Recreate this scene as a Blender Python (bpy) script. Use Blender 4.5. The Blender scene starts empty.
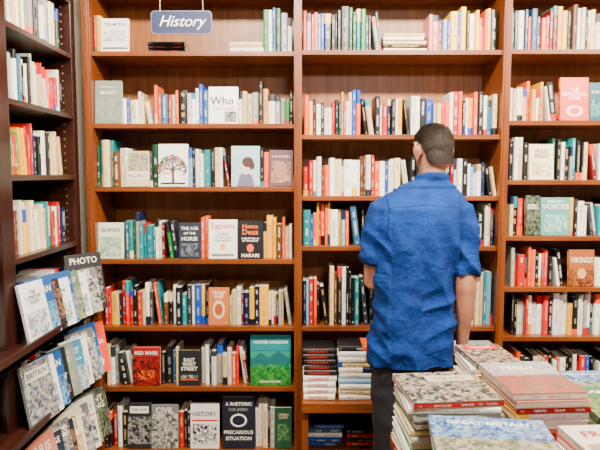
import bpy, math, random
from mathutils import Vector, Matrix, noise
random.seed(7)
R=random.random
sc=bpy.context.scene
def link(o):
    sc.collection.objects.link(o); return o

# ---------------- materials ----------------
def newmat(name):
    m=bpy.data.materials.new(name); m.use_nodes=True
    nt=m.node_tree; b=nt.nodes['Principled BSDF']
    return m,nt,b
def N(nt,t,**k):
    n=nt.nodes.new(t)
    for a,v in k.items(): setattr(n,a,v)
    return n
def M(nt,op,a,b=None,c=None):
    n=nt.nodes.new('ShaderNodeMath'); n.operation=op
    for i,v in enumerate((a,b,c)):
        if v is None: continue
        if isinstance(v,(int,float)): n.inputs[i].default_value=v
        else: nt.links.new(v,n.inputs[i])
    return n.outputs[0]
def wood(name,c1,c2,rough=.33,axis='Z',bump=.08):
    m,nt,b=newmat(name)
    tc=N(nt,'ShaderNodeTexCoord'); mp=N(nt,'ShaderNodeMapping')
    s={'Z':(28,28,1.6),'X':(1.6,28,28),'Y':(28,1.6,28)}[axis]
    mp.inputs['Scale'].default_value=s
    nt.links.new(tc.outputs['Object'],mp.inputs[0])
    no=N(nt,'ShaderNodeTexNoise'); no.inputs['Scale'].default_value=1.5; no.inputs['Detail'].default_value=6
    no.inputs['Distortion'].default_value=.8
    nt.links.new(mp.outputs[0],no.inputs[0])
    cr=N(nt,'ShaderNodeValToRGB'); cr.color_ramp.elements[0].position=.3; cr.color_ramp.elements[1].position=.72
    cr.color_ramp.elements[0].color=(*c1,1); cr.color_ramp.elements[1].color=(*c2,1)
    nt.links.new(no.outputs[0],cr.inputs[0]); nt.links.new(cr.outputs[0],b.inputs['Base Color'])
    b.inputs['Roughness'].default_value=rough
    bp=N(nt,'ShaderNodeBump'); bp.inputs['Strength'].default_value=bump; bp.inputs['Distance'].default_value=.002
    nt.links.new(no.outputs[0],bp.inputs['Height']); nt.links.new(bp.outputs[0],b.inputs['Normal'])
    return m
def plain(name,col,rough=.6,nscale=0,var=.1,bump=0,metal=0):
    m,nt,b=newmat(name)
    b.inputs['Roughness'].default_value=rough; b.inputs['Metallic'].default_value=metal
    tc=N(nt,'ShaderNodeTexCoord'); no=N(nt,'ShaderNodeTexNoise'); no.inputs['Scale'].default_value=nscale or 10
    no.inputs['Detail'].default_value=5
    nt.links.new(tc.outputs['Object'],no.inputs[0])
    cr=N(nt,'ShaderNodeValToRGB'); cr.color_ramp.elements[0].position=.3; cr.color_ramp.elements[1].position=.7
    cr.color_ramp.elements[0].color=(*[c*(1-var) for c in col],1); cr.color_ramp.elements[1].color=(*[min(1,c*(1+var)) for c in col],1)
    nt.links.new(no.outputs[0],cr.inputs[0]); nt.links.new(cr.outputs[0],b.inputs['Base Color'])
    if bump:
        bp=N(nt,'ShaderNodeBump'); bp.inputs['Strength'].default_value=bump; bp.inputs['Distance'].default_value=.003
        nt.links.new(no.outputs[0],bp.inputs['Height']); nt.links.new(bp.outputs[0],b.inputs['Normal'])
    return m
WOODV=wood('wood_upright',(.12,.025,.003),(.21,.052,.007))
WOODH=wood('wood_shelf',(.12,.026,.003),(.22,.055,.007),axis='X')
WOODB=wood('wood_back',(.17,.046,.005),(.33,.105,.012),rough=.42)
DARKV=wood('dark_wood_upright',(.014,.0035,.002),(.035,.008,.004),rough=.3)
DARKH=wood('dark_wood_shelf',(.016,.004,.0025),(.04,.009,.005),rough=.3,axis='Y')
PEG=plain('shelf_peg_metal',(.25,.2,.12),.35,metal=.8)

def bookmat():
    m,nt,b=newmat('book_cover_print')
    L=nt.links
    ac=N(nt,'ShaderNodeAttribute',attribute_name='Col'); ai=N(nt,'ShaderNodeAttribute',attribute_name='Ink')
    un=N(nt,'ShaderNodeUVMap',uv_map='UVn'); up=N(nt,'ShaderNodeUVMap',uv_map='UVp')
    sp=N(nt,'ShaderNodeSeparateXYZ'); L.new(un.outputs[0],sp.inputs[0])
    u,v=sp.outputs[0],sp.outputs[1]
    def band(x,a,c): return M(nt,'MULTIPLY',M(nt,'GREATER_THAN',x,a),M(nt,'LESS_THAN',x,c))
    no=N(nt,'ShaderNodeTexNoise'); no.inputs['Scale'].default_value=300; no.inputs['Detail'].default_value=1
    L.new(up.outputs[0],no.inputs[0])
    let=M(nt,'GREATER_THAN',no.outputs[0],.50)
    mp=N(nt,'ShaderNodeMapping'); mp.inputs['Scale'].default_value=(2,24,0); L.new(up.outputs[0],mp.inputs[0])
    n2=N(nt,'ShaderNodeTexNoise'); n2.inputs['Scale'].default_value=1; n2.inputs['Detail'].default_value=0
    L.new(mp.outputs[0],n2.inputs[0])
    word=M(nt,'GREATER_THAN',n2.outputs[0],.47)
    z1=M(nt,'MULTIPLY',band(u,.32,.68),band(v,.22,.92)); z2=M(nt,'MULTIPLY',band(u,.36,.64),band(v,.04,.09))
    mask=M(nt,'MULTIPLY',M(nt,'MULTIPLY',let,.8),M(nt,'MAXIMUM',M(nt,'MULTIPLY',z1,word),z2))
    mx=N(nt,'ShaderNodeMix',data_type='RGBA'); L.new(mask,mx.inputs[0]); L.new(ac.outputs[0],mx.inputs[6]); L.new(ai.outputs[0],mx.inputs[7])
    L.new(mx.outputs[2],b.inputs['Base Color']); b.inputs['Roughness'].default_value=.38
    return m
def picmat():
    m,nt,b=newmat('book_cover_picture'); L=nt.links
    ac=N(nt,'ShaderNodeAttribute',attribute_name='Col'); ai=N(nt,'ShaderNodeAttribute',attribute_name='Ink')
    up=N(nt,'ShaderNodeUVMap',uv_map='UVp')
    no=N(nt,'ShaderNodeTexNoise'); no.inputs['Scale'].default_value=30; no.inputs['Detail'].default_value=9; no.inputs['Roughness'].default_value=.68; no.inputs['Distortion'].default_value=.3
    L.new(up.outputs[0],no.inputs[0])
    vo=N(nt,'ShaderNodeTexVoronoi',distance='CHEBYCHEV'); vo.inputs['Scale'].default_value=85; L.new(up.outputs[0],vo.inputs['Vector'])
    sv=N(nt,'ShaderNodeSeparateColor'); L.new(vo.outputs['Color'],sv.inputs[0])
    cr=N(nt,'ShaderNodeValToRGB'); cr.color_ramp.elements[0].position=.36; cr.color_ramp.elements[1].position=.64
    f=M(nt,'ADD',M(nt,'MULTIPLY',no.outputs[0],.7),M(nt,'MULTIPLY',sv.outputs[0],.3)); L.new(f,cr.inputs[0])
    mx=N(nt,'ShaderNodeMix',data_type='RGBA'); L.new(cr.outputs[0],mx.inputs[0]); L.new(ac.outputs[0],mx.inputs[6]); L.new(ai.outputs[0],mx.inputs[7])
    mx2=N(nt,'ShaderNodeMix',data_type='RGBA',blend_type='OVERLAY'); mx2.inputs[0].default_value=.6
    L.new(mx.outputs[2],mx2.inputs[6]); L.new(no.outputs['Color'],mx2.inputs[7])
    L.new(mx2.outputs[2],b.inputs['Base Color']); b.inputs['Roughness'].default_value=.25
    return m
BOOK=bookmat(); PIC=picmat()

PAL={'w':(.86,.82,.72),'c':(.74,.55,.27),'k':(.005,.005,.006),'n':(.004,.010,.05),'b':(.004,.06,.40),'t':(.005,.20,.23),
'g':(.01,.21,.03),'r':(.55,.004,.003),'o':(.82,.085,.003),'y':(.88,.44,.006),'m':(.14,.003,.006),'p':(.09,.02,.18),'e':(.28,.28,.26),
's':(.13,.042,.012),'l':(.18,.42,.64),'i':(.75,.24,.21),'d':(.025,.03,.04),'f':(.003,.05,.022),'a':(.13,.18,.15),'u':(.02,.11,.22)}
def colr(c,j=.25):
    q=PAL[c]; s=1+(R()-.65)*j*2
    return tuple(max(0,min(.9,x*s*(1+(R()-.5)*.16))) for x in q)
PAGE=(.72,.64,.48)

class MB:
    def __init__(s): s.v=[];s.f=[];s.c=[];s.i=[];s.m=[];s.un=[];s.up=[]
    def face(s,pts,col,ink=None,mi=0,un=None,up=None):
        n=len(s.v); s.v.extend(pts); k=len(pts); s.f.append(tuple(range(n,n+k)))
        s.c.append(col); s.i.append(ink or col); s.m.append(mi)
        s.un.extend(un if un else [(-5,-5)]*k); s.up.extend(up if up else [(0,0)]*k)
    def done(s,name,mats):
        me=bpy.data.meshes.new(name); me.from_pydata([tuple(p) for p in s.v],[],s.f)
        for nm,src in (('Col',s.c),('Ink',s.i)):
            a=me.color_attributes.new(nm,'FLOAT_COLOR','CORNER'); buf=[]
            for f,c in zip(s.f,src): buf.extend([c[0],c[1],c[2],1.0]*len(f))
            a.data.foreach_set('color',buf)
        for nm,src in (('UVn',s.un),('UVp',s.up)):
            l=me.uv_layers.new(name=nm); buf=[]
            for q in src: buf.extend(q)
            l.data.foreach_set('uv',buf)
        me.polygons.foreach_set('material_index',s.m)
        for m in mats: me.materials.append(m)
        return link(bpy.data.objects.new(name,me))

def book(mb,o,U,V,W,t,D,H,code=None,col=None,ink=None,band=None):
    col=col or colr(code)
    lum=sum(col)/3
    if ink is None:
        if lum>.3: ink=random.choice([(.02,.02,.03)]*3+[(.3,.28,.25)]*2+[(.5,.02,.02),(.03,.08,.3)])
        else: ink=random.choice([(.85,.83,.78)]*3+[(.4,.38,.34)]*2+[(.85,.6,.15)])
    r=min(.006,t*.28); c=.0016
    P=[(0,D),(0,r),(t*.15,r*.35),(t*.5,0),(t*.85,r*.35),(t,r),(t,D),(t-c,D),(t-c,r+c),(c,r+c),(c,D)]
    lv=[0,H]; cs=[col]
    if band is None and R()<.26:
        b2=colr(random.choice('wkrdcyobktn'))
        if R()<.5: a=H*(.12+.15*R()); lv=[0,a,H]; cs=[b2,col]
        else: a=H*(.7+.15*R()); lv=[0,a,H]; cs=[col,b2]
    sd=R()*50
    def pt(p,z): return o+U*p[0]+V*p[1]+W*z
    for i in range(11):
        a=P[i]; b=P[(i+1)%11]
        for k in range(len(cs)):
            z0,z1=lv[k],lv[k+1]
            un=up=None
            if 1<=i<=4:
                un=[(a[0]/t,z0/H),(b[0]/t,z0/H),(b[0]/t,z1/H),(a[0]/t,z1/H)]
                up=[(a[0]+sd,z0+sd),(b[0]+sd,z0+sd),(b[0]+sd,z1+sd),(a[0]+sd,z1+sd)]
            ik=ink
            if cs[k]!=col: ik=cs[k]
            mb.face([pt(a,z0),pt(b,z0),pt(b,z1),pt(a,z1)],cs[k],ik,0,un,up)
    mb.face([pt(p,0) for p in P[::-1]],cs[0]); mb.face([pt(p,H) for p in P],cs[-1])
    x0,x1,y0,y1,z0,z1=c,t-c,r+c,D-.004,.003,H-.003
    q=[pt((x,y),z) for z in (z0,z1) for x,y in ((x0,y0),(x1,y0),(x1,y1),(x0,y1))]
    for f in ((4,5,6,7),(3,2,1,0),(2,3,7,6),(0,4,7,3),(1,2,6,5)): mb.face([q[j] for j in f],PAGE)

_tc={}
def textmesh(s,shear=0):
    if (s,shear) in _tc: return _tc[(s,shear)]
    cu=bpy.data.curves.new('t','FONT'); cu.body=s; cu.align_x='CENTER'; cu.align_y='CENTER'; cu.size=1; cu.resolution_u=2; cu.shear=shear
    cu.space_line=.85; cu.offset=.012
    ob=bpy.data.objects.new('t',cu); sc.collection.objects.link(ob)
    bpy.context.view_layer.update()
    me=bpy.data.meshes.new_from_object(ob)
    vs=[tuple(v.co) for v in me.vertices]; fs=[tuple(p.vertices) for p in me.polygons]
    bpy.data.objects.remove(ob); bpy.data.meshes.remove(me)
    xs=[v[0] for v in vs]; ys=[v[1] for v in vs]
    _tc[(s,shear)]=(vs,fs,(min(xs)+max(xs))/2,(min(ys)+max(ys))/2,max(xs)-min(xs),max(ys)-min(ys))
    return _tc[(s,shear)]
def text(mb,s,C,X,Y,w,col,h=None,shear=0):
    vs,fs,cx,cy,tw,th=textmesh(s,shear); k=w/tw; ky=k if h is None else h/th
    pts=[C+X*((v[0]-cx)*k)+Y*((v[1]-cy)*ky) for v in vs]
    for f in fs: mb.face([pts[i] for i in f],col)

def cover(mb,O,X,Y,Nn,w,h,th,base,items,spine=None):
    """closed book: O = bottom-left front corner, X right, Y up, Nn out of the front cover"""
    B=-Nn
    def p(a,b,c): return O+X*a+Y*b+B*c
    c=.002
    for (d0,d1) in ((0,c),(th-c,th)):
        q=[p(a,b,d) for d in (d0,d1) for a,b in ((0,0),(w,0),(w,h),(0,h))]
        for f in ((0,1,2,3),(7,6,5,4),(0,4,5,1),(1,5,6,2),(2,6,7,3),(3,7,4,0)): mb.face([q[j] for j in f],base)
    q=[p(a,b,d) for d in (c,th-c) for a,b in ((.0,.003),(w-.003,.003),(w-.003,h-.003),(.0,h-.003))]
    for f in ((0,4,5,1),(1,5,6,2),(2,6,7,3)): mb.face([q[j] for j in f],PAGE)
    sd=R()*30
    q=[p(0,0,0),p(0,h,0),p(0,h,th),p(0,0,th)]
    mb.face(q,spine or base,(.8,.8,.75) if sum(base)<.9 else (.03,.03,.03),0,[(0,0),(0,1),(1,1),(1,0)],[(sd,sd),(sd,sd+h),(sd+th,sd+h),(sd+th,sd)])
    e=.0006
    for it in items:
        e+=.0003
        k=it[0]
        if k=='r' or k=='m':
            _,x0,y0,x1,y1,cc=it[:6]; c2=it[6] if len(it)>6 else cc
            if isinstance(cc,str): cc=PAL[cc]
            if isinstance(c2,str): c2=PAL[c2]
            up=[(x0*w+sd,y0*h+sd),(x1*w+sd,y0*h+sd),(x1*w+sd,y1*h+sd),(x0*w+sd,y1*h+sd)]
            mb.face([p(x0*w,y0*h,-e),p(x1*w,y0*h,-e),p(x1*w,y1*h,-e),p(x0*w,y1*h,-e)],cc,c2,1 if k=='m' else 0,None,up)
        elif k=='c':
            _,cx,cy,rx,ry,cc=it; cc=PAL[cc] if isinstance(cc,str) else cc
            mb.face([p(cx*w+math.cos(t*math.tau/24)*rx*w,cy*h+math.sin(t*math.tau/24)*ry*h,-e) for t in range(24)],cc)
        elif k=='g':
            _,pts,cc=it; cc=PAL[cc] if isinstance(cc,str) else cc
            mb.face([p(a*w,b*h,-e) for a,b in pts],cc)
        elif k=='t':
            _,s,cx,cy,wf,cc=it[:6]; cc=PAL[cc] if isinstance(cc,str) else cc
            hh=it[6]*h if len(it)>6 else None
            text(mb,s,p(cx*w,cy*h,-e),X,Y,wf*w,cc,hh)
        elif k=='l':
            _,x0,y0,x1,y1,tw,cc=it; cc=PAL[cc] if isinstance(cc,str) else cc
            a=Vector((x0*w,y0*h)); b=Vector((x1*w,y1*h)); d=(b-a).normalized(); n=Vector((-d.y,d.x))*tw*w
            q=[a+n,a-n,b-n*.6,b+n*.6]
            mb.face([p(z.x,z.y,-e) for z in q],cc)

def tree_items():
    it=[('l',.5,.08,.5,.5,.045,(.12,.05,.02)),('r',.08,.05,.92,.09,'f')]
    rr=random.Random(3)
    def br(x,y,a,l,d):
        x2=x+math.cos(a)*l; y2=y+math.sin(a)*l*.75
        it.append(('l',x,y,x2,y2,.008+.007*d,(.1,.05,.03)))
        if d>0:
            for s in (-.65,0,.65): br(x2,y2,a+s+rr.uniform(-.2,.2),l*.78,d-1)
        else: it.append(('c',x2,y2,.034,.027,rr.choice(['f','r','o','b','t','g'])))
    for a in (.25,.9,1.57,2.25,2.9): br(.5,.38,a,.19,2)
    return it
COV={
'fog':((.20,.24,.20),[('m',.1,.1,.9,.55,(.20,.24,.20),(.28,.31,.26)),('t','THE BOOK OF',.5,.85,.6,'w'),('t','MAGIC',.5,.72,.6,'w')]),
'box':((.80,.78,.74),[('m',.08,.3,.92,.62,(.8,.78,.74),(.35,.35,.38)),('r',.05,.08,.95,.12,'k'),('t','THE MYTHS',.5,.82,.8,'k')]),
'who':((.82,.82,.8),[('t','Who',.45,.62,.8,'k'),('t','THEY WERE',.5,.4,.7,(.4,.02,.02)),('m',.55,.05,.95,.33,'e','k')]),
'hill':((.6,.5,.32),[('m',.05,.45,.95,.95,(.5,.4,.22),(.15,.2,.15)),('r',0,.2,1,.42,(.75,.7,.55)),('t','HILLBILLY',.5,.31,.9,'n')]),
'tree':((.84,.82,.7),tree_items()),
'lady':((.32,.52,.56),[('m',.0,.0,1,.3,(.25,.42,.5),(.5,.6,.6)),('g',[(.2,0),(.3,.28),(.5,.36),(.72,.28),(.82,0)],(.12,.11,.2)),('r',.44,.3,.58,.42,(.75,.5,.36)),
   ('c',.52,.52,.16,.13,(.75,.5,.36)),('c',.58,.6,.2,.13,(.05,.02,.012)),('c',.72,.52,.1,.1,(.05,.02,.012)),('t','A LIFE',.3,.86,.45,'w')]),
'plum':((.10,.045,.06),[('m',.08,.1,.92,.7,(.15,.06,.06),(.38,.22,.13)),('c',.5,.45,.28,.25,(.3,.14,.1)),('t','THE HISTORY',.5,.82,.8,'c')]),
'map':((.72,.72,.6),[('m',.05,.05,.95,.6,(.6,.62,.45),(.12,.32,.24)),('t','ISLANDS',.5,.8,.8,'f')]),
'age':((.02,.028,.045),[('t','THE AGE',.5,.84,.8,'w'),('t','OF THE',.5,.7,.55,'w'),('t','HORSE',.5,.55,.75,'w'),('m',.1,.05,.9,.42,(.02,.028,.045),(.15,.18,.2))]),
'sap':((.84,.83,.8),[('t','Sapiens',.5,.82,.86,(.75,.06,.02)),('t','A Brief\nHistory of\nHumankind',.5,.55,.6,(.15,.12,.1)),('c',.5,.3,.09,.08,(.8,.35,.1)),('r',.1,.06,.9,.12,(.2,.2,.2))]),
'homo':((.008,.008,.01),[('t','Homo',.5,.85,.62,(.85,.14,.02)),('t','Deus',.5,.7,.62,(.85,.14,.02)),('t','A Brief History\nof Tomorrow',.5,.5,.7,'w'),('c',.5,.27,.14,.11,(.75,.1,.02)),('t','HARARI',.5,.08,.7,'w')]),
'rust':((.5,.13,.025),[('c',.5,.42,.3,.25,(.7,.5,.28)),('c',.5,.42,.2,.16,(.35,.07,.015)),('t','THE SONG\nOF THE\nDODO',.5,.82,.7,'w')]),
'fire':((.28,.01,.01),[('m',.0,.0,1,.75,(.3,.01,.01),(.012,.006,.006)),('t','RED RIVER',.5,.85,.85,'w'),('m',.2,.15,.8,.4,'k','o')]),
'east':((.012,.015,.018),[('t','EAST\nWEST\nSTREET',.5,.6,.78,'w'),('r',.1,.15,.9,.18,'o'),('m',.1,.2,.9,.3,'k','e')]),
'king':((.02,.22,.16),[('m',0,0,1,.35,(.004,.09,.02),(.04,.26,.03)),('m',0,.35,1,.55,(.004,.12,.04),(.03,.26,.11)),('g',[(0,.5),(.25,.66),(.45,.55),(.7,.7),(1,.52),(1,.45),(0,.42)],(.008,.11,.12)),('r',0,.7,1,1,(.006,.20,.22)),('t','WINTER KINGDOM',.5,.87,.85,'w'),('t','ISLAND NATURE',.5,.08,.5,'w')]),
'bw':((.02,.02,.025),[('m',0,.1,1,.7,'k','e'),('r',.1,.78,.9,.93,'w'),('t','THE WAR',.5,.855,.7,'k')]),
'bw2':((.16,.16,.17),[('m',0,0,1,.8,(.05,.05,.05),(.5,.49,.45)),('t','CIVIL',.5,.88,.7,'w')]),
'navy':((.75,.74,.7),[('m',.08,.1,.92,.55,'n','w'),('t','HISTORY',.5,.78,.85,'n'),('r',.05,.62,.95,.65,'r')]),
'rhet':((.008,.012,.024),[('t','A RHETORIC',.5,.87,.82,'w'),('t','FOR EVERY',.5,.76,.6,'e'),('c',.5,.55,.26,.13,(.75,.74,.7)),('c',.5,.55,.2,.095,(.008,.012,.024)),('t','PRECARIOUS',.5,.32,.9,'w'),('t','SITUATION',.5,.2,.8,'w')]),
'grn':((.008,.07,.035),[('m',.15,.2,.85,.6,(.008,.07,.035),(.12,.25,.08)),('t','GREEN\nLAND',.5,.8,.6,'c')]),
'redw':((.8,.06,.012),[('t','THE\nBEAUTIFUL\nCURE',.5,.62,.85,'w'),('c',.5,.22,.3,.13,(.85,.7,.55)),('c',.5,.22,.18,.08,(.7,.08,.04))]),
'teal':((.008,.08,.10),[('t','OUR SEAS',.5,.75,.8,'w'),('m',.05,.1,.95,.55,(.008,.08,.10),(.12,.3,.3))]),
'cream':((.78,.70,.5),[('m',.1,.1,.9,.5,(.78,.70,.5),(.5,.3,.1)),('t','WILD\nBIRDS',.5,.74,.6,'s')]),
'vox':((.09,.29,.27),[('t','ENGLISH',.5,.9,.5,'w'),('t','VOICES',.5,.76,.92,'w',.13),('m',.1,.08,.9,.55,(.09,.29,.27),(.35,.55,.45))]),
'drk':((.02,.03,.02),[('m',0,0,1,1,(.012,.018,.012),(.12,.14,.09)),('t','SILENT\nSPRING',.5,.72,.75,'w')]),
'vik':((.32,.085,.018),[('m',0,0,1,.45,(.32,.085,.018),(.08,.02,.01)),('t','VIKINGS',.5,.72,.88,(.9,.75,.5),.16),('c',.5,.35,.18,.14,(.6,.33,.12))]),
'blue':((.01,.08,.27),[('m',0,0,1,.55,(.01,.08,.27),(.2,.4,.55)),('t','OCEAN',.5,.78,.8,'w')]),
'wht':((.8,.8,.78),[('m',.1,.1,.9,.5,(.7,.7,.66),(.15,.2,.25)),('t','THE\nLONDON\nGUIDE',.5,.75,.6,'n')]),
'pink':((.6,.2,.13),[('m',0,0,1,.6,(.45,.13,.08),(.75,.6,.42)),('t','PARIS',.5,.8,.7,'w')]),
'map2':((.4,.42,.4),[('m',0,0,1,1,(.42,.40,.34),(.05,.07,.11)),('r',.1,.72,.9,.9,(.75,.72,.65)),('t','BRITAIN',.5,.81,.7,'k')]),
'mag':((.012,.012,.016),[('m',.05,.1,.95,.75,'k',(.22,.2,.18)),('t','PHOTO',.5,.88,.75,'w')]),
'blk':((.02,.02,.022),[('m',0,.2,1,.8,(.02,.02,.02),(.25,.12,.06)),('t','NIGHT',.5,.88,.7,'o')]),
'wood':((.12,.17,.10),[('m',0,0,1,.65,(.05,.10,.04),(.35,.36,.2)),('t','FOREST',.5,.82,.7,'w')]),
'cyan':((.03,.22,.36),[('m',0,0,1,.5,(.6,.58,.5),(.05,.2,.35)),('r',.1,.62,.9,.64,'w'),('t','COAST',.5,.8,.7,'w')]),
'gold':((.7,.38,.05),[('m',.1,.1,.9,.55,(.6,.3,.04),(.2,.06,.02)),('t','SUMMER',.5,.8,.8,'k')]),
}
UX,UY,UZ=Vector((1,0,0)),Vector((0,1,0)),Vector((0,0,1))

def uprights(mb,u0,u1,z,h,codes,frame,D=.15,jit=.13,front=0):
    """fill a shelf run with spine-out books; frame=(origin, along, inward)"""
    O,A,I=frame; w=u1-u0; n=max(len(codes),round(w/.0225))
    lean=0
    if w>.13 and R()<.6: lean=1 if R()<.5 else 2
    gap=.03 if lean else 0
    ws=[(.5+R()*.8)*(1.8 if R()<.13 else 1) for _ in range(n)]; s=sum(ws); u=u0
    H=h
    for i in range(n):
        t=ws[i]/s*(w-gap); c=codes[min(len(codes)-1,i*len(codes)//n)]
        if R()<.2: c=random.choice('kdnsgtfmurecbyowwrlk')
        if R()<.8 or i==0: H=h*(1.03-jit*2.2*R()**1.2)
        ang=0
        if lean and i==n-lean:
            Hc=H*.97; ang=math.asin(min(.16,gap*.85/Hc)); u+=Hc*math.sin(ang)
        if lean and i>n-lean: Hc=H; ang=math.asin(min(.16,gap*.85/H))
        U=(A*math.cos(ang)+UZ*math.sin(ang)); Wv=(UZ*math.cos(ang)-A*math.sin(ang))
        o=O+A*(u+.0004)+I*(front+R()**2*.03)+UZ*(z+.0005)
        book(mb,o,U,I,Wv,t-.0012,D+.01*R(),H*(.95 if ang else 1),c)
        u+=t
def lay(mb,u0,u1,z,h,codes,frame,D=.15,ink=None,title=None):
    O,A,I=frame; n=len(codes); zz=z+.0005
    for i,c in enumerate(codes):
        t=h/n; L=(u1-u0)*(1-.08*R()); a=(R()-.5)*.06
        A2=A*math.cos(a)+I*math.sin(a); I2=I*math.cos(a)-A*math.sin(a)
        o=O+A*(u0+.006*R())+I*(.004+.008*R())+UZ*zz
        if title:
            book(mb,o,UZ,I2,A2,t-.001,D,L,col=colr(c,.03),ink=colr(c,.0),band=0)
            text(mb,title,o+A2*(L*.45)+UZ*(t*.5)-I2*.0012,A2,UZ,L*.62,ink,t*.5)
        else: book(mb,o,UZ,I2,A2,t-.001,D,L,c,ink=ink)
        zz+=t
def faceout(mb,u0,u1,z,h,key,frame,off=0,lean=.08,th=.022):
    O,A,I=frame; base,items=COV[key]
    Y=(UZ*math.cos(lean)+I*math.sin(lean)); Nn=(-I*math.cos(lean)+UZ*math.sin(lean))
    o=O+A*(u0+.0015)+I*(off)+UZ*(z+.001+th*math.sin(lean))
    cover(mb,o,A,Y,Nn,u1-u0-.003,h,th,base,items)

def boxes(name,bl,mats):
    v=[];f=[];mi=[]
    for x0,x1,y0,y1,z0,z1,m in bl:
        n=len(v)
        v+=[(x0,y0,z0),(x1,y0,z0),(x1,y1,z0),(x0,y1,z0),(x0,y0,z1),(x1,y0,z1),(x1,y1,z1),(x0,y1,z1)]
        for q in ((3,2,1,0),(4,5,6,7),(0,1,5,4),(1,2,6,5),(2,3,7,6),(3,0,4,7)): f.append(tuple(n+i for i in q)); mi.append(m)
    me=bpy.data.meshes.new(name); me.from_pydata(v,[],f); me.polygons.foreach_set('material_index',mi)
    for m in mats: me.materials.append(m)
    o=link(bpy.data.objects.new(name,me))
    return o
def bevel(o,w=.002):
    b=o.modifiers.new('b','BEVEL'); b.width=w; b.segments=2; b.limit_method='ANGLE'; return o

# ---------------- room ----------------
plaster=plain('plaster_cream',(.62,.55,.44),.8,30,.05)
ceilm=plain('ceiling_paint',(.75,.73,.68),.9,20,.04)
floorm=wood('floor_boards',(.09,.04,.02),(.16,.075,.035),rough=.35,axis='Y')
boxes('floor',[(-1.5,3.3,-3.2,3.35,-.1,0,0)],[floorm])
boxes('ceiling',[(-1.5,3.3,-3.2,3.35,2.9,3.0,0)],[ceilm])
boxes('wall_back',[(-1.5,3.3,3.25,3.35,0,2.9,0)],[plaster])
boxes('wall_left',[(-1.5,-1.42,-3.2,3.25,0,2.9,0)],[plaster])
boxes('wall_right',[(3.2,3.3,-3.2,3.25,0,2.9,0)],[plaster])
boxes('wall_front',[(-1.42,3.2,-3.3,-3.2,0,2.9,0)],[plaster])

# ---------------- back bookcase ----------------
YF=2.885
LV={0:[.19,.525,.838,1.180,1.541,1.850,2.197],1:[.20,.838,1.246,1.496,1.797,2.203],2:[.17,.488,.786,1.038,1.296,1.575,1.865,2.206]}
XB=[-1.03,-.01,1.0,2.01,3.02]
bl=[]
for x in XB: bl.append((x-.019,x+.019,YF-.015,3.22,0,2.52,0)); bl.append((x-.009,x+.009,YF-.019,YF-.014,.1,2.5,0))
bl.append((XB[0]-.02,XB[-1]+.02,3.2,3.24,0,2.56,2))
bl.append((XB[0]-.02,XB[-1]+.02,YF-.03,3.22,2.5,2.56,1))
bl.append((XB[0]-.02,XB[-1]+.02,YF-.045,YF-.02,2.53,2.64,1))
for b in range(4):
    x0,x1=XB[b]+.019,XB[b+1]-.019
    for z in LV[min(b,2)]:
        bl.append((x0,x1,YF,3.2,z-.022,z,1))
    bl.append((x0,x1,YF+.01,3.2,0,.1,1))
    for i in range(66):
        z=.15+i*.0335
        for y in (YF+.035,):
            bl.append((x0,x0+.0015,y,y+.006,z,z+.006,3)); bl.append((x1-.0015,x1,y,y+.006,z,z+.006,3))
bl.append((XB[1]+.019,XB[2]-.019,2.68,3.2,.475,.52,1))   # projecting ledge, middle bay
bl.append((XB[1]+.019,XB[1]+.05,2.70,YF,.0,.475,0)); bl.append((XB[2]-.05,XB[2]-.019,2.70,YF,.0,.475,0))
HOLE=plain('peg_hole_dark',(.01,.006,.004),.6)
bc=bevel(boxes('bookcase',bl,[WOODV,WOODH,WOODB,HOLE]),.0015)

FR=(Vector((0,YF+.03,0)),UX,UY)
def row(name,z,k,segs,fr=FR,hs=.005):
    mb=MB()
    for s in segs:
        u0,u1,h=(s[0]-300)*k,(s[1]-300)*k,s[2]*hs
        if s[3]=='@': faceout(mb,u0,u1,z,h,s[4],fr,off=(s[5] if len(s)>5 else -.012))
        elif s[3]=='=': lay(mb,u0,u1,z,h,s[4],fr,ink=(s[5] if len(s)>5 else None),title=(s[6] if len(s)>6 else None))
        else: uprights(mb,u0,u1,z,h,s[3],fr)
    return mb.done(name,[BOOK,PIC])
B='books_on_shelf'
# left bay
row(B,2.197,.00485,[(92,100,35,'ro'),(100,128,32,'@','box'),(146,184,11,'=','kkk',(.6,.04,.02)),(229,263,11,'=','wc'),(263,292,42,'wwewww')])
row(B,1.850,.00490,[(94,121,42,'@','fog'),(121,153,31,'wcwwcw'),(153,186,37,'oorrok'),(186,208,40,'wkkbn'),(208,238,36,'@','who'),(238,258,38,'wcew'),(258,268,42,'kk'),(268,293,32,'weeck')])
row(B,1.541,.00496,[(96,112,48,'ttct'),(112,127,42,'srw'),(127,149,35,'@','hill'),(149,158,42,'dk'),(158,188,42,'@','tree'),(188,231,38,'kwwkcwk'),(231,260,40,'@','lady'),(260,269,40,'kk'),(269,293,36,'@','plum')])
row(B,1.180,.00499,[(97,122,36,'@','map'),(122,138,46,'tfe'),(138,178,38,'tttwwgf'),(178,200,36,'@','age'),(200,208,44,'o'),(208,237,39,'@','sap'),(237,263,38,'@','homo'),(263,276,48,'yyy'),(276,292,40,'ocw')])
row(B,.838,.00505,[(103,120,38,'rmr'),(120,163,44,'rrkrwkot'),(163,208,40,'kwktwcyk'),(208,229,38,'@','rust'),(229,254,38,'cwcnk'),(254,293,40,'nycwckeye')])
row(B,.525,.00510,[(104,132,42,'wcwekw'),(132,160,39,'@','fire'),(160,178,38,'kwn'),(178,200,36,'@','east'),(200,250,40,'wkwecwkrwd'),(250,291,51,'@','king')])
row(B,.19,.00515,[(104,127,44,'krwk'),(127,151,47,'@','bw'),(151,178,45,'@','bw2'),(178,190,44,'kd'),(190,219,46,'@','navy'),(222,255,53,'@','rhet'),(255,275,45,'wcke'),(275,292,42,'@','grn')])
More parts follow.
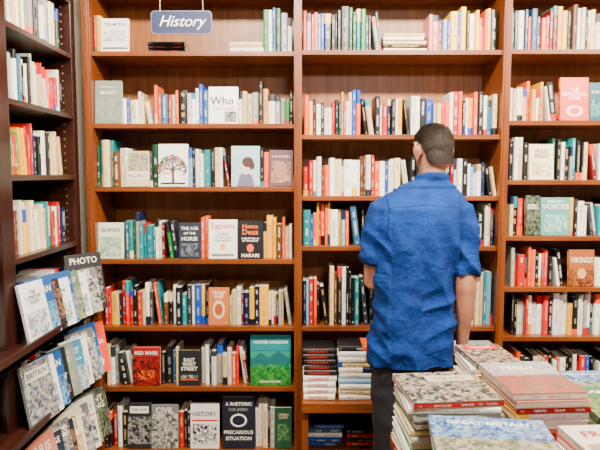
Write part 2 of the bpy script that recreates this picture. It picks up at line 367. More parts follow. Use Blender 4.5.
# middle bay
row(B,2.203,.00485,[(303,318,38,'rwro'),(318,332,36,'lbk'),(332,350,43,'kkg'),(350,384,42,'gktgkgkt'),(384,428,18,'=','wkcwc'),(430,452,38,'iplp'),(452,499,43,'ywykwycoyk')])
row(B,1.797,.00490,[(304,313,40,'oy'),(313,342,35,'mwkwrkw'),(342,376,43,'crwcyokc'),(376,412,38,'kwrnkwyk'),(412,455,41,'wkwcrow'),(455,480,43,'yokwyo'),(480,499,42,'kwyc')])
row(B,1.496,.00496,[(303,360,38,'rwwkowcwcwww'),(360,412,41,'swrowkwwcw'),(412,455,38,'kwck'),(455,499,36,'wkyowwkc')])
row(B,1.246,.00499,[(303,317,41,'wwo'),(317,362,43,'yrokywkeor'),(362,478,38,'kwcrkwkwbc'),(478,499,46,'wkcwk')])
row(B,.838,.00505,[(303,330,46,'krwkk'),(330,370,61,'kskwkmktd'),(370,476,50,'kwckwkrw'),(476,484,54,'c'),(484,499,60,'tlk')])
FL=(Vector((0,2.715,0)),UX,UY)
row('stack_of_books',.52,.00472,[(303,337,24,'=','wwww',(.55,.03,.02),'SAPIENS'),(339,373,53,'=','wcwlwwcwwk')],fr=FL)
mb=MB(); lay(mb,.014,.175,.52+.121,.13,'kkkkk',FL,ink=(.5,.03,.02),title='HARARI'); 
lay(mb,.36,.52,.52,.26,'wkcwkbw',FL); lay(mb,.54,.70,.52,.22,'cwcwc',FL); lay(mb,.74,.95,.52,.25,'kwrwce',FL)
mb.done('stack_of_books',[BOOK,PIC])
row('stack_of_books',.20,.00515,[(303,343,24,'=','bbwub'),(346,375,18,'=','rkrk'),(378,420,22,'=','wkw'),(424,495,44,'kwrwkwkc')],fr=(Vector((0,2.90,0)),UX,UY))
# right bay
row(B,2.206,.00485,[(511,530,41,'wkyww'),(530,556,40,'ronoor'),(556,580,45,'yyks'),(580,600,40,'wwkwc'),(600,712,38,'wkrcwbnkwyogwkcr')])
row(B,1.865,.00490,[(511,561,39,'cwcrywrywk'),(561,590,42,'@','redw'),(590,612,37,'@','teal'),(612,705,38,'wkrcwbnkwyogwkcr')])
row(B,1.575,.00496,[(511,529,42,'kwkk'),(529,554,35,'@','cream'),(554,600,41,'kwkekkcm'),(600,690,38,'wkrcwbnkwyogwkcr')])
row(B,1.296,.00499,[(511,526,38,'fkf'),(526,541,40,'@','drk'),(541,571,38,'@','vox'),(571,600,39,'ykwwww'),(600,688,38,'wkrcwbnkwyogwkcr')])
row(B,1.038,.00505,[(511,568,39,'orkokwrkwk'),(568,594,37,'@','vik'),(594,682,36,'wkcrwbnkwyogwkcr')])
row(B,.786,.00510,[(511,528,41,'kwr'),(528,600,43,'wwrcwwwwkwwcwkw'),(600,675,38,'wkrcwbnkwyogwkcr')])
row(B,.488,.00512,[(511,600,42,'rwkwcrkowkwrbk'),(600,670,40,'wkrcwbnkwyogwkcr')])
row(B,.17,.00515,[(511,670,42,'rwkwcrkowkwrbk')])

# ---------------- left bookcase (perpendicular) ----------------
XL=-1.075
bl=[]
for y0,y1 in ((2.80,2.85),(2.09,2.14),(1.1,1.15),(.1,.15)):
    bl.append((-1.41,XL,y0,y1,0,2.62,0))
bl.append((XL-.002,XL+.012,2.07,2.16,0,2.62,0)); bl.append((XL-.002,XL+.012,1.08,1.17,0,2.62,0))
bl.append((-1.415,-1.40,.1,2.85,0,2.62,0)); bl.append((-1.41,XL,.1,2.85,2.58,2.64,1))
LL=[.33,.65,.965,1.283,1.60,1.885,2.165,2.42]
for z in LL:
    xf=XL+(.10 if z<1.0 else 0)
    bl.append((-1.40,XL,.15,2.80,z-.022,z,1))
    if z<1.0: bl.append((XL,xf,.15,2.84,z-.022,z,1)); bl.append((xf-.012,xf,.15,2.84,z-.022,z+.025,1))
for y in (2.797,2.087):  # peg strips
    for i in range(70):
        z=.1+i*.034
        for x in (-1.12,-1.33): bl.append((x-.004,x+.004,y,y+.004,z,z+.008,2))
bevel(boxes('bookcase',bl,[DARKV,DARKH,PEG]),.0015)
FLt=(Vector((XL-.03,0,0)),UY,-UX)
def lrow(z,segs,fr=FLt):
    mb=MB()
    for s in segs:
        if s[3]=='@':
            faceout(mb,s[0],s[1],z,s[2],s[4],fr)
        elif s[3]=='>':   # leaning face-out books angled towards the room
            a=math.radians(s[5]); A=UY*math.cos(a)+UX*math.sin(a); I=-UX*math.cos(a)+UY*math.sin(a)
            f2=(Vector((s[6],s[0],0)),A,I)
            faceout(mb,0,s[1],z,s[2],s[4],f2,off=0,lean=.2,th=.012)
        else: uprights(mb,s[0],s[1],z,s[2],s[3],fr)
    return mb.done(B,[BOOK,PIC])
def disp(y0,keys,h,a0=8,a1=24,w=.165,y1=2.62,x=XL+.07):
    n=len(keys); return [(y0+(y1-y0)*i/(n-1),w*(.85+.3*R()),h*(.88+.2*R()),'>',k,a0+(a1-a0)*i/(n-1),x+.01*R()) for i,k in enumerate(keys)]
lrow(2.42,[(2.15,2.79,.17,'kwskwckw')])
lrow(2.165,[(2.15,2.5,.2,'wewcwe'),(2.5,2.79,.21,'kwewcb'),(1.2,2.08,.2,'kwskw')])
lrow(1.885,[(2.15,2.28,.2,'pe'),(2.28,2.45,.2,'ewcw'),(2.45,2.62,.22,'wwcw'),(2.62,2.79,.19,'ork'),(1.2,2.08,.2,'kwskw')])
lrow(1.60,[(2.15,2.23,.22,'lw'),(2.23,2.4,.2,'grgy'),(2.4,2.6,.21,'rnkw'),(2.6,2.79,.2,'wcwc'),(1.2,2.08,.2,'wwkwr')])
lrow(1.283,[(2.15,2.28,.2,'wm'),(2.28,2.5,.22,'wywcw'),(2.5,2.79,.2,'cwwkwrk'),(1.2,2.08,.22,'iwwkw')])
lrow(.965,[(2.15,2.79,.2,'wkwbewkb'),(1.2,2.08,.2,'wkw')]+disp(2.12,['wht','blue','blk','wht','blue','wood','wht','bw2'],.22,y1=2.52)+[(2.60,.19,.27,'>','mag',38,XL+.04)])
lrow(.65,[(2.15,2.79,.2,'wkwbewkb'),(1.2,2.08,.2,'wbw')]+disp(2.10,['map2','wht','blue','east','fog','cyan','wht','bw2','blue','redw'],.24,12,25))
lrow(.33,[(2.15,2.79,.2,'wkwrewkb'),(1.2,2.08,.2,'wkw')]+disp(2.10,['pink','age','map2','blk','cream','bw2','navy','wood','drk'],.24,14,25))

# ---------------- sign ----------------
def sign():
    e=bpy.data.objects.new('hanging_sign',None); link(e); e.location=(-.555,2.80,2.312)
    pm=plain('sign_blue',(.005,.010,.065),.6,8,.08); em=plain('sign_border',(.15,.2,.32),.5)
    wm=plain('sign_lettering',(.9,.9,.88),.5); rm=plain('sign_rod',(.3,.25,.15),.3,metal=.9)
    def plaque(w,h,y,th,mat,nm):
        pts=[]; r=.018
        for cx,cz,a0 in ((w/2-r,h/2-r,0),(-w/2+r,h/2-r,90),(-w/2+r,-h/2+r,180),(w/2-r,-h/2+r,270)):
            for i in range(7):
                a=math.radians(a0+i*15); pts.append((cx+r*math.cos(a),cz+r*math.sin(a)))
        n=len(pts); v=[(p[0],y,p[1]) for p in pts]+[(p[0],y+th,p[1]) for p in pts]
        f=[tuple(range(n))[::-1],tuple(range(n,2*n))]+[(i,(i+1)%n,n+(i+1)%n,n+i) for i in range(n)]
        me=bpy.data.meshes.new(nm); me.from_pydata(v,[],f); me.materials.append(mat)
        o=link(bpy.data.objects.new(nm,me)); o.parent=e
    plaque(.285,.105,0,.012,em,'border'); plaque(.279,.099,-.002,.004,pm,'panel')
    cu=bpy.data.curves.new('lettering','FONT'); cu.body='History'; cu.align_x='CENTER'; cu.align_y='CENTER'; cu.size=.07; cu.shear=.35; cu.extrude=.001
    cu.materials.append(wm); t=link(bpy.data.objects.new('lettering',cu)); t.rotation_euler=(math.pi/2,0,0); t.location=(0,-.004,.002); t.parent=e
    for x in (-.1,.1):
        me=bpy.data.meshes.new('rod'); v=[];f=[]
        for i in range(8):
            a=i*math.tau/8; v+=[(x+.002*math.cos(a),.006+.002*math.sin(a),.05),(x+.002*math.cos(a),.006+.002*math.sin(a),.24)]
        f=[(2*i,2*((i+1)%8),2*((i+1)%8)+1,2*i+1) for i in range(8)]
        me.from_pydata(v,[],f); me.materials.append(rm); o=link(bpy.data.objects.new('rod',me)); o.parent=e
sign()

# ---------------- display tables and stacks ----------------
def table(x0,x1,y0,y1):
    tb=[(x0,x1,y0,y1,.70,.74,0),(x0+.03,x1-.03,y0+.03,y1-.03,.62,.70,0)]
    for x in (x0+.03,x1-.10):
        for y in (y0+.03,y1-.10): tb.append((x,x+.07,y,y+.07,0,.62,1))
    tb.append((x0+.05,x1-.05,y0+.05,y1-.05,.2,.225,0))
    bevel(boxes('display_table',tb,[WOODH,WOODV]),.003)
table(.30,1.9,1.0,1.88); table(.57,1.9,1.89,2.2)
def stack(cx,cy,w,d,z0,z1,yaw,key,codes,th=.02,n=None):
    mb=MB(); n=n or max(1,round((z1-z0)/th)); t=(z1-z0)/n
    for i in range(n):
        a=math.radians(yaw+(R()-.5)*6); A=Vector((math.cos(a),math.sin(a),0)); Bv=Vector((-math.sin(a),math.cos(a),0))
        jx,jy=(R()-.5)*.012,(R()-.5)*.012
        flip=(i%3==2 and i<n-1)
        if flip: A=-A; Bv=-Bv
        o=Vector((cx+jx,cy+jy,z0+i*t+.0003))-A*w/2-Bv*d/2
        if i<n-1: book(mb,o,UZ,Bv,A,t-.0008,d,w,codes[i%len(codes)])
        else:
            base,items=COV[key]
            cover(mb,o+UZ*(t-.001),A,Bv,UZ,w,d,t-.002,base,items)
            book(mb,o,UZ,Bv,A,t-.003,d,w,codes[i%len(codes)])
    return mb.done('stack_of_books',[BOOK,PIC])
COV['tA']=((.32,.28,.20),[('m',0,0,1,1,(.36,.30,.20),(.02,.02,.02)),('r',.35,.66,.92,.86,(.5,.43,.3)),('t','THE CITY',.635,.76,.42,'k')])
COV['tB']=((.2,.27,.36),[('m',0,0,1,.45,(.06,.09,.04),(.36,.32,.22)),('m',0,.45,1,1,(.015,.05,.2),(.22,.36,.5)),('t','GREAT BRITAIN',.5,.84,.7,'w')])
COV['tC']=((.55,.42,.32),[('m',0,.0,1,.55,(.42,.07,.03),(.10,.09,.07)),('m',0,.55,1,1,(.5,.4,.3),(.16,.22,.28)),('t','ITALY',.5,.8,.5,'w')])
COV['tD']=((.66,.6,.48),[('m',.06,.06,.94,.55,(.5,.4,.22),(.10,.13,.12)),('t','FRANCE',.5,.78,.7,(.5,.01,.01))])
COV['tE']=((.05,.15,.07),[('m',0,0,1,.6,(.015,.09,.02),(.22,.28,.08)),('t','GARDENS',.5,.8,.75,'w')])
COV['tF']=((.10,.09,.08),[('m',0,0,1,1,(.03,.02,.02),(.34,.26,.18)),('r',.1,.72,.9,.9,'r'),('t','TRAVEL',.5,.81,.55,'w')])
stack(.425,1.66,.255,.235,.742,.985,3,'tA','wrwewgwcke')
stack(.475,1.37,.29,.23,.742,.965,-8,'tB','wcwruewge')
stack(.685,1.68,.21,.26,.742,1.005,6,'tC','wriwcwrow')
stack(.80,1.37,.24,.24,.742,.945,5,'tD','wrwcwew')
stack(.95,1.68,.22,.25,.742,.93,-4,'tE','wgswrw')
stack(1.10,1.38,.24,.26,.742,.94,3,'tF','wkrwc')
stack(.665,2.04,.16,.22,.742,.965,2,'tF','wcwgwrw')
stack(.85,2.04,.16,.21,.742,.90,-3,'tC','wrwkw')
stack(1.05,2.04,.2,.22,.742,.86,3,'tB','wkrwc')
stack(1.35,1.6,.24,.26,.742,.9,0,'tC','kwkw')

# ---------------- man ----------------
def tube(V,F,pts,seg=20,ref=Vector((0,1,0)),caps=True):
    """pts: (pos, ra, rb); rb measured along ref"""
    n0=len(V); m=len(pts)
    P=[Vector(p[0]) for p in pts]; rings=[]
    def ring(c,a,b,ra,rb):
        i0=len(V)
        for i in range(seg):
            t=i*math.tau/seg; V.append(c+a*(ra*math.cos(t))+b*(rb*math.sin(t)))
        rings.append(i0)
    for i,p in enumerate(pts):
        d=(P[min(m-1,i+1)]-P[max(0,i-1)]).normalized()
        b=(ref-d*ref.dot(d)).normalized(); a=b.cross(d)
        ra=p[1]; rb=p[2] if len(p)>2 else p[1]
        if caps and i==0:
            for q in (80,45): s=math.radians(q); ring(P[0]-d*math.sin(s)*min(ra,rb)*.8,a,b,ra*math.cos(s),rb*math.cos(s))
        ring(P[i],a,b,ra,rb)
        if caps and i==m-1:
            for q in (45,80): s=math.radians(q); ring(P[-1]+d*math.sin(s)*min(ra,rb)*.8,a,b,ra*math.cos(s),rb*math.cos(s))
    for r0,r1 in zip(rings,rings[1:]):
        for i in range(seg): j=(i+1)%seg; F.append((r0+i,r0+j,r1+j,r1+i))
    F.append(tuple(rings[0]+i for i in range(seg))[::-1]); F.append(tuple(rings[-1]+i for i in range(seg)))
def ell(V,F,c,r,rot=Matrix.Identity(3),nu=20,nv=14):
    n=len(V); c=Vector(c)
    V.append(c+rot@Vector((0,0,r[2])))
    for i in range(1,nv):
        ph=math.pi*i/nv
        for j in range(nu):
            t=j*math.tau/nu; V.append(c+rot@Vector((r[0]*math.sin(ph)*math.cos(t),r[1]*math.sin(ph)*math.sin(t),r[2]*math.cos(ph))))
    V.append(c+rot@Vector((0,0,-r[2]))); last=len(V)-1
    for j in range(nu): F.append((n,n+1+j,n+1+(j+1)%nu))
    for i in range(nv-2):
        for j in range(nu):
            a=n+1+i*nu; F.append((a+j,a+nu+j,a+nu+(j+1)%nu,a+(j+1)%nu))
    a=n+1+(nv-2)*nu
    for j in range(nu): F.append((a+j,last,a+(j+1)%nu))
def remesh(name,V,F,vox,sm,mat,parent,fn=None,smf=.5):
    me=bpy.data.meshes.new(name); me.from_pydata([tuple(v) for v in V],[],F)
    ob=link(bpy.data.objects.new(name,me))
    m=ob.modifiers.new('r','REMESH'); m.mode='VOXEL'; m.voxel_size=vox
    s=ob.modifiers.new('s','SMOOTH'); s.iterations=sm; s.factor=smf
    dg=bpy.context.evaluated_depsgraph_get(); dg.update()
    me2=bpy.data.meshes.new_from_object(ob.evaluated_get(dg))
    ob.modifiers.clear(); ob.data=me2
    if fn:
        nr=[Vector(v.normal) for v in me2.vertices]
        for v,n in zip(me2.vertices,nr): v.co=v.co+n*fn(v.co,n)
    me2.materials.clear(); me2.materials.append(mat)
    for p in me2.polygons: p.use_smooth=True; p.material_index=0
    ob.parent=parent
    return ob
man=link(bpy.data.objects.new('man',None))
skin,nt,b=newmat('skin')
no=N(nt,'ShaderNodeTexNoise'); no.inputs['Scale'].default_value=22; no.inputs['Detail'].default_value=5; cr=N(nt,'ShaderNodeValToRGB')
tc=N(nt,'ShaderNodeTexCoord'); nt.links.new(tc.outputs['Object'],no.inputs[0])
cr.color_ramp.elements[0].position=.3; cr.color_ramp.elements[1].position=.7
cr.color_ramp.elements[0].color=(.25,.090,.048,1); cr.color_ramp.elements[1].color=(.38,.17,.095,1)
nt.links.new(no.outputs[0],cr.inputs[0]); nt.links.new(cr.outputs[0],b.inputs['Base Color'])
b.inputs['Roughness'].default_value=.48; b.inputs['Subsurface Weight'].default_value=.08; b.inputs['Subsurface Radius'].default_value=(.02,.008,.004)
n5=N(nt,'ShaderNodeTexNoise'); n5.inputs['Scale'].default_value=260; nt.links.new(tc.outputs['Object'],n5.inputs[0])
bp=N(nt,'ShaderNodeBump'); bp.inputs['Strength'].default_value=.25; bp.inputs['Distance'].default_value=.001; nt.links.new(n5.outputs[0],bp.inputs['Height']); nt.links.new(bp.outputs[0],b.inputs['Normal'])
shirtm,nt,b=newmat('blue_denim_shirt')
tc=N(nt,'ShaderNodeTexCoord'); n1=N(nt,'ShaderNodeTexNoise'); n1.inputs['Scale'].default_value=14; n1.inputs['Detail'].default_value=6
n2=N(nt,'ShaderNodeTexNoise'); n2.inputs['Scale'].default_value=420
nt.links.new(tc.outputs['Object'],n1.inputs[0]); nt.links.new(tc.outputs['Object'],n2.inputs[0])
mixf=M(nt,'ADD',M(nt,'MULTIPLY',n1.outputs[0],.6),M(nt,'MULTIPLY',n2.outputs[0],.4))
cr=N(nt,'ShaderNodeValToRGB'); cr.color_ramp.elements[0].position=.35; cr.color_ramp.elements[1].position=.68
cr.color_ramp.elements[0].color=(.0008,.014,.09,1); cr.color_ramp.elements[1].color=(.0015,.038,.22,1)
nt.links.new(mixf,cr.inputs[0])
sp=N(nt,'ShaderNodeSeparateXYZ'); nt.links.new(tc.outputs['Object'],sp.inputs[0])
def near(v,t): return M(nt,'LESS_THAN',M(nt,'ABSOLUTE',v),t)
zc=M(nt,'ADD',M(nt,'MULTIPLY',M(nt,'ABSOLUTE',M(nt,'SUBTRACT',sp.outputs[0],.52)),-.10),1.478)
inner=M(nt,'MULTIPLY',M(nt,'GREATER_THAN',sp.outputs[0],.365),M(nt,'LESS_THAN',sp.outputs[0],.66))
seam=M(nt,'MULTIPLY',near(M(nt,'SUBTRACT',sp.outputs[2],zc),.002),inner)
up1=M(nt,'MULTIPLY',M(nt,'GREATER_THAN',sp.outputs[2],1.32),M(nt,'LESS_THAN',sp.outputs[2],1.56))
cv=M(nt,'MULTIPLY',M(nt,'POWER',M(nt,'ABSOLUTE',M(nt,'SUBTRACT',sp.outputs[2],1.44)),2.0),.9)
arml=M(nt,'MULTIPLY',near(M(nt,'SUBTRACT',sp.outputs[0],M(nt,'SUBTRACT',.366,cv)),.0022),up1)
armr=M(nt,'MULTIPLY',near(M(nt,'SUBTRACT',sp.outputs[0],M(nt,'ADD',.660,cv)),.0022),up1)
seams=M(nt,'MAXIMUM',seam,M(nt,'MAXIMUM',arml,armr))
mx=N(nt,'ShaderNodeMix',data_type='RGBA'); nt.links.new(M(nt,'MULTIPLY',seams,.7),mx.inputs[0]); nt.links.new(cr.outputs[0],mx.inputs[6]); mx.inputs[7].default_value=(.001,.008,.04,1)
nt.links.new(mx.outputs[2],b.inputs['Base Color']); b.inputs['Roughness'].default_value=.85; b.inputs['Specular IOR Level'].default_value=.2
n3=N(nt,'ShaderNodeTexNoise'); n3.inputs['Scale'].default_value=30; n3.inputs['Detail'].default_value=4; n3.inputs['Distortion'].default_value=.5
nt.links.new(tc.outputs['Object'],n3.inputs[0])
bp=N(nt,'ShaderNodeBump'); bp.inputs['Strength'].default_value=.6; bp.inputs['Distance'].default_value=.012; nt.links.new(n3.outputs[0],bp.inputs['Height'])
nt.links.new(bp.outputs[0],b.inputs['Normal'])
trm=plain('black_trousers',(.008,.008,.011),.8,40,.3,.3)
hairm=plain('short_brown_hair',(.018,.009,.005),.6,120,.5,.3)
scalpm=plain('cropped_scalp',(.032,.016,.009),.7,200,.4,.4)
shoem=plain('leather_shoe',(.05,.025,.012),.35,20,.2)

# shirt
V=[];F=[]
rings=[(.79,.478,.178,.135),(.90,.482,.175,.132),(1.0,.487,.167,.124),(1.10,.494,.167,.12),(1.20,.50,.174,.122),(1.30,.508,.187,.125),(1.40,.514,.199,.122),(1.46,.517,.202,.112),(1.505,.524,.186,.098),(1.54,.537,.142,.08),(1.565,.55,.098,.066),(1.58,.557,.07,.06)]
seg=40
for z,cx,rx,ry in rings:
    for i in range(seg):
        t=i*math.tau/seg; c,s=math.cos(t),math.sin(t); e=.82
        V.append(Vector((cx+rx*math.copysign(abs(c)**e,c),2.48+ry*math.copysign(abs(s)**e,s)+ (.012 if z>1.5 else 0),z)))
for k in range(len(rings)-1):
    for i in range(seg): j=(i+1)%seg; F.append((k*seg+i,k*seg+j,(k+1)*seg+j,(k+1)*seg+i))
F.append(tuple(range(seg))[::-1]); F.append(tuple((len(rings)-1)*seg+i for i in range(seg)))
tube(V,F,[((.39,2.485,1.470),.055),((.346,2.485,1.448),.063),((.328,2.485,1.39),.062),((.322,2.49,1.30),.058),((.322,2.495,1.26),.057)])
tube(V,F,[((.322,2.494,1.275),.060),((.322,2.496,1.258),.063),((.323,2.498,1.228),.061)],caps=False)
tube(V,F,[((.64,2.475,1.468),.055),((.684,2.465,1.444),.063),((.697,2.455,1.38),.060),((.701,2.445,1.28),.057),((.701,2.44,1.215),.053)])
tube(V,F,[((.7015,2.44,1.235),.056),((.701,2.44,1.215),.060),((.701,2.44,1.182),.058)],caps=False)
cp=[]
for i in range(25):
    a=i*math.tau/24; cp.append(((.562+.067*math.cos(a),2.492+.063*math.sin(a),1.580-.018*math.sin(a)),.006,.019))
tube(V,F,cp,seg=10,ref=UZ,caps=False)
def rdg(v): return 1-abs(noise.noise(v))*2.0
def folds(co,n):
    x,y,z=co
    w=max(0,min(1,(1.46-z)/.14)); low=math.exp(-((z-1.0)/.15)**2)
    side=min(1,abs(x-.5)/.16)
    sg=1 if x<.5 else -1
    a=rdg(Vector((x*3+sg*z*3,y*2,z*5-sg*x*5)))*.013*(.35+.65*side)
    b=rdg(Vector((x*8+z*1.2,y*3,z*1.6+3)))*.013
    c=rdg(Vector((x*2.5+5,y*3,z*12+sg*x*4)))*.014*low
    s=noise.noise(Vector((x*24,y*20,z*17)))*.0026
    arm=0
    if x<.375 or x>.66: arm=rdg(Vector((x*5,y*5,z*13+x*12)))*.011
    pl=-.004*math.exp(-((x-.515)/.006)**2) if (y<2.45 and .85<z<1.45) else 0
    if z>1.55: return s*.4
    body=(a+b+c-.008)*w*(.4 if (x<.375 or x>.66) and z>1.18 else 1)
    return body+s+arm*max(.25,w)+pl-.007
remesh('shirt',V,F,.0055,3,shirtm,man,folds)

# trousers
V=[];F=[]
tube(V,F,[((.48,2.48,.95),.145,.10),((.478,2.48,.86),.156,.112),((.477,2.48,.80),.158,.113)],seg=28)
for x0,x1,x2 in ((.40,.393,.385),(.558,.565,.57)):
    tube(V,F,[((x0,2.48,.82),.088,.105),((x1,2.48,.66),.084,.09),((x1,2.475,.48),.072,.075),((x2,2.49,.30),.065,.068),((x2,2.495,.09),.056,.06)],seg=24)
remesh('trousers',V,F,.009,4,trm,man,lambda co,n: noise.noise(Vector((co.x*10,co.y*10,co.z*18)))*.006)
for x in (.385,.57):
    V=[];F=[]
    tube(V,F,[((x,2.44,.055),.036,.05),((x,2.50,.055),.038,.052),((x,2.57,.045),.044,.04),((x,2.64,.034),.045,.028),((x,2.69,.03),.035,.022)],ref=UZ)
    tube(V,F,[((x,2.49,.06),.038,.045),((x,2.49,.10),.042,.048)])
    for v in V: v.z=max(v.z,.002)
    remesh('shoe',V,F,.006,3,shoem,man)

# skin: head, neck, forearms, hands
V=[];F=[]
HC=Vector((.566,2.505,1.705)); HR=Matrix.Rotation(math.radians(22),3,'Z')@Matrix.Rotation(math.radians(-10),3,'X')
HI=HR.inverted()
def hp(x,y,z): return HC+HR@Vector((x,y,z))
ell(V,F,hp(0,-.008,.020),(.0745,.094,.088),HR)
ell(V,F,hp(0,.012,-.035),(.064,.074,.078),HR)
ell(V,F,hp(0,.035,-.078),(.045,.047,.036),HR)
ell(V,F,hp(0,-.040,-.03),(.064,.050,.065),HR)
tube(V,F,[((.562,2.495,1.53),.07,.06),((.563,2.49,1.585),.058,.057),((.564,2.488,1.64),.055,.058),((.565,2.495,1.68),.055,.06)])
tube(V,F,[(hp(0,.083,.012),.009),(hp(0,.098,-.012),.012),(hp(0,.104,-.025),.015)],seg=10)
ell(V,F,hp(0,.08,.028),(.048,.016,.01),HR)
ell(V,F,hp(0,.088,-.055),(.024,.012,.006),HR); ell(V,F,hp(0,.086,-.066),(.021,.012,.007),HR)
for s in (-1,1):
    er=HR@Matrix.Rotation(math.radians(-34*s),3,'Z')
    ell(V,F,hp(s*.080,-.002,-.004),(.007,.019,.032),er); ell(V,F,hp(s*.078,.004,-.032),(.007,.010,.012),er)
    ell(V,F,hp(s*.093,-.014,.004),(.0055,.007,.028),er); ell(V,F,hp(s*.089,-.006,.028),(.0055,.013,.007),er)
# right arm
tube(V,F,[((.698,2.445,1.27),.045),((.700,2.44,1.18),.046),((.701,2.437,1.12),.046,.047),((.699,2.44,1.03),.040,.042),((.696,2.447,.94),.030,.034),((.694,2.452,.875),.024,.030),((.692,2.455,.85),.023,.033)])
tube(V,F,[((.692,2.455,.86),.020,.032),((.690,2.458,.825),.016,.041),((.686,2.462,.785),.014,.041),((.684,2.464,.772),.012,.038)],seg=20)
for i,(dy,L) in enumerate(((-.033,.062),(-.011,.074),(.012,.079),(.034,.072))):
    x,y,z=.684,2.464+dy,.775; g=.0085 if i else .0075
    p=[(x,y,z)]; a=math.radians(12)
    for q,l in ((14,.44),(34,.32),(38,.24)):
        a+=math.radians(q); x-=math.sin(a)*L*l*.8; y+=math.sin(a)*L*l*.35; z-=math.cos(a)*L*l; p.append((x,y,z))
    tube(V,F,[(q,g*(1-.1*k)) for k,q in enumerate(p)],seg=10)
tube(V,F,[((.688,2.482,.835),.013),((.680,2.503,.805),.0125),((.672,2.513,.775),.0105),((.664,2.516,.755),.009)],seg=10)
# left arm (forearm raised forwards holding a book)
tube(V,F,[((.323,2.492,1.29),.045),((.322,2.497,1.20),.046),((.324,2.508,1.140),.046),((.337,2.56,1.125),.044),((.358,2.62,1.145),.036),((.378,2.67,1.168),.027),((.388,2.69,1.178),.026)],ref=Vector((.2,.3,1)))
tube(V,F,[((.386,2.688,1.178),.028,.02),((.402,2.725,1.186),.038,.014),((.412,2.755,1.19),.038,.012)],ref=UZ)
for i,(dx,L) in enumerate(((-.03,.07),(-.01,.078),(.012,.075),(.032,.06))):
    x,y,z=.414+dx,2.757-dx*.3,1.189; p=[(x,y,z)]; a=0
    for q,l in ((8,.44),(30,.32),(25,.24)):
        a+=math.radians(q); y+=math.cos(a)*L*l*.85; x+=.1*L*l; z+=math.sin(a)*L*l; p.append((x,y,z))
    tube(V,F,[(q,.008) for q in p],seg=10,ref=UX)
tube(V,F,[((.43,2.70,1.188),.013),((.452,2.725,1.205),.012),((.458,2.748,1.222),.010),((.456,2.765,1.232),.009)],seg=10,ref=UX)
# hair region in head-local coordinates
def hair_amt(p):
    """>0 inside the hair; distance above the hairline"""
    x,y,z=p
    if z<-.11 or z>.2: return -1
    if abs(x)>.078 and -.03<y<.03 and z<.03: return -1
    if y>.045: lim=.055+.25*(y-.045)
    elif y>.018: lim=-.02+.075*(y-.018)/.027*1.0
    elif y>-.022: lim=.022
    elif y>-.045: lim=.022-(-.022-y)/.023*.09
    else: lim=-.072
    return z-lim
body=remesh('skin_body',V,F,.0040,2,skin,man,smf=.4)
bm=body.data; bm.materials.append(scalpm); rr=random.Random(5)
HV=[];HF=[]
for v in bm.vertices:
    q=HI@(v.co-HC)
    h=hair_amt(q) if v.co.z>1.58 else -1
    if h>0: v.co=v.co+v.normal*min(.006,h*.05)*(1 if q.z>0 else .3)
bm.update()
def strand(c,n,L,down,w=.0006):
    t=HR@Vector((rr.uniform(-.7,.7),rr.uniform(-.2,.6),-1.0 if down else -.4)); t.normalize(); s=n.cross(t).normalized()*w
    tip=c+n*L*.65+t*L*.6; k=len(HV); HV.extend([c-s,c+s,tip]); HF.append((k,k+1,k+2))
for p in bm.polygons:
    if p.center.z<1.57: continue
    q=HI@(p.center-HC); h=hair_amt(q)
    n=p.normal
    if h>0:
        p.material_index=1
        top=max(0,min(1,(q.z-.02)/.06)); k=8
        for _ in range(k):
            if h<.012 and rr.random()>h/.012+.2: continue
            c=p.center+Vector((rr.uniform(-.0025,.0025),rr.uniform(-.0025,.0025),rr.uniform(-.0025,.0025)))
            strand(c-n*.001,n,.004+.009*top+.002*rr.random(),top<.8,.0006+.0004*top)
    elif q.z<-.02 and q.y>-.005 and q.z>-.125 and abs(q.x)>.02 and not(abs(q.x)>.073) and (q.z<-.05 or abs(q.x)>.05):
        for _ in range(4):   # short beard
            c=p.center+Vector((rr.uniform(-.002,.002),rr.uniform(-.002,.002),rr.uniform(-.002,.002)))
            strand(c-n*.001,n,.005,True,.0005)
me=bpy.data.meshes.new('hair'); me.from_pydata([tuple(v) for v in HV],[],HF); me.materials.append(hairm)
o=link(bpy.data.objects.new('hair',me)); o.parent=man
ew=plain('eye_white',(.8,.8,.78),.2); ib=plain('iris_brown',(.03,.015,.008),.2)
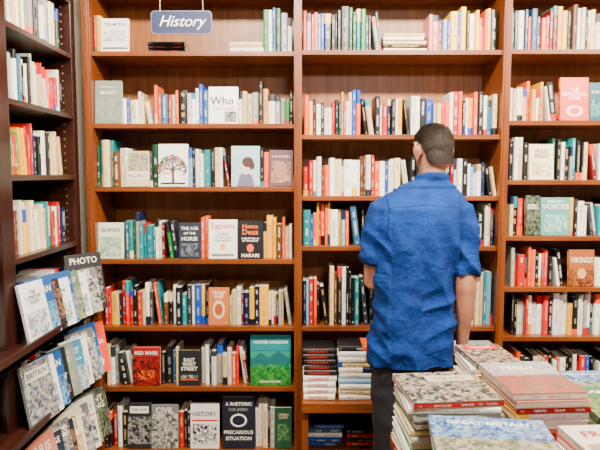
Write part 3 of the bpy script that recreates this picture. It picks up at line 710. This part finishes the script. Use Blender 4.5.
for s in (-1,1):
    V=[];F=[]; ell(V,F,hp(s*.030,.080,.008),(.012,.012,.012),nu=12,nv=8)
    me=bpy.data.meshes.new('eye'); me.from_pydata([tuple(v) for v in V],[],F); me.materials.append(ew); o=link(bpy.data.objects.new('eye',me)); o.parent=man
    V=[];F=[]; ell(V,F,hp(s*.030,.0885,.008),(.006,.005,.006),nu=12,nv=8)
    me=bpy.data.meshes.new('iris'); me.from_pydata([tuple(v) for v in V],[],F); me.materials.append(ib); o=link(bpy.data.objects.new('iris',me)); o.parent=man
mb=MB()
cover(mb,Vector((.37,2.715,1.212)),Vector((1,.05,0)).normalized(),Vector((0,.5,.86)).normalized(),Vector((0,-.86,.5)).normalized(),.13,.19,.018,*COV['bw'])
o=mb.done('held_book',[BOOK,PIC]); o.parent=man

# ---------------- lights ----------------
em,nt,b=newmat('lamp_diffuser'); b.inputs['Emission Color'].default_value=(1,.9,.75,1); b.inputs['Emission Strength'].default_value=3; b.inputs['Base Color'].default_value=(.9,.9,.9,1)
housing=plain('lamp_housing',(.6,.6,.58),.4)
def ceil_lamp(x,y,sx,sy,E,aim,col=(1,.89,.73)):
    bevel(boxes('ceiling_light',[(x-sx/2,x+sx/2,y-sy/2,y+sy/2,2.84,2.898,0),(x-sx/2+.02,x+sx/2-.02,y-sy/2+.02,y+sy/2-.02,2.83,2.842,1)],[housing,em]))
    l=bpy.data.lights.new('lamp','AREA'); l.shape='RECTANGLE'; l.size=sx; l.size_y=sy; l.energy=E; l.color=col
    o=link(bpy.data.objects.new('lamp',l)); o.location=(x,y,2.80)
    d=Vector(aim)-o.location; o.rotation_euler=d.to_track_quat('-Z','Y').to_euler()
ceil_lamp(-.35,1.6,.5,.12,108,(-.4,2.9,1.2))
ceil_lamp(.8,1.6,.5,.12,118,(.8,2.9,1.2))
ceil_lamp(2.0,1.6,.5,.12,110,(2.1,2.9,1.2))
ceil_lamp(.7,-.6,.7,.3,72,(.5,2.4,.6),(1,.93,.84))  # added fill light behind the camera, given the same ceiling housing
w=bpy.data.worlds.new('world'); sc.world=w; w.use_nodes=True
w.node_tree.nodes['Background'].inputs[0].default_value=(1,.95,.9,1); w.node_tree.nodes['Background'].inputs[1].default_value=.1

# ---------------- camera ----------------
cd=bpy.data.cameras.new('camera'); cd.lens=35; cd.sensor_width=36; cd.clip_start=.05
cam=link(bpy.data.objects.new('camera',cd)); cam.location=(0,0,1.6); cam.rotation_euler=(math.radians(85.1),0,0)
sc.camera=cam
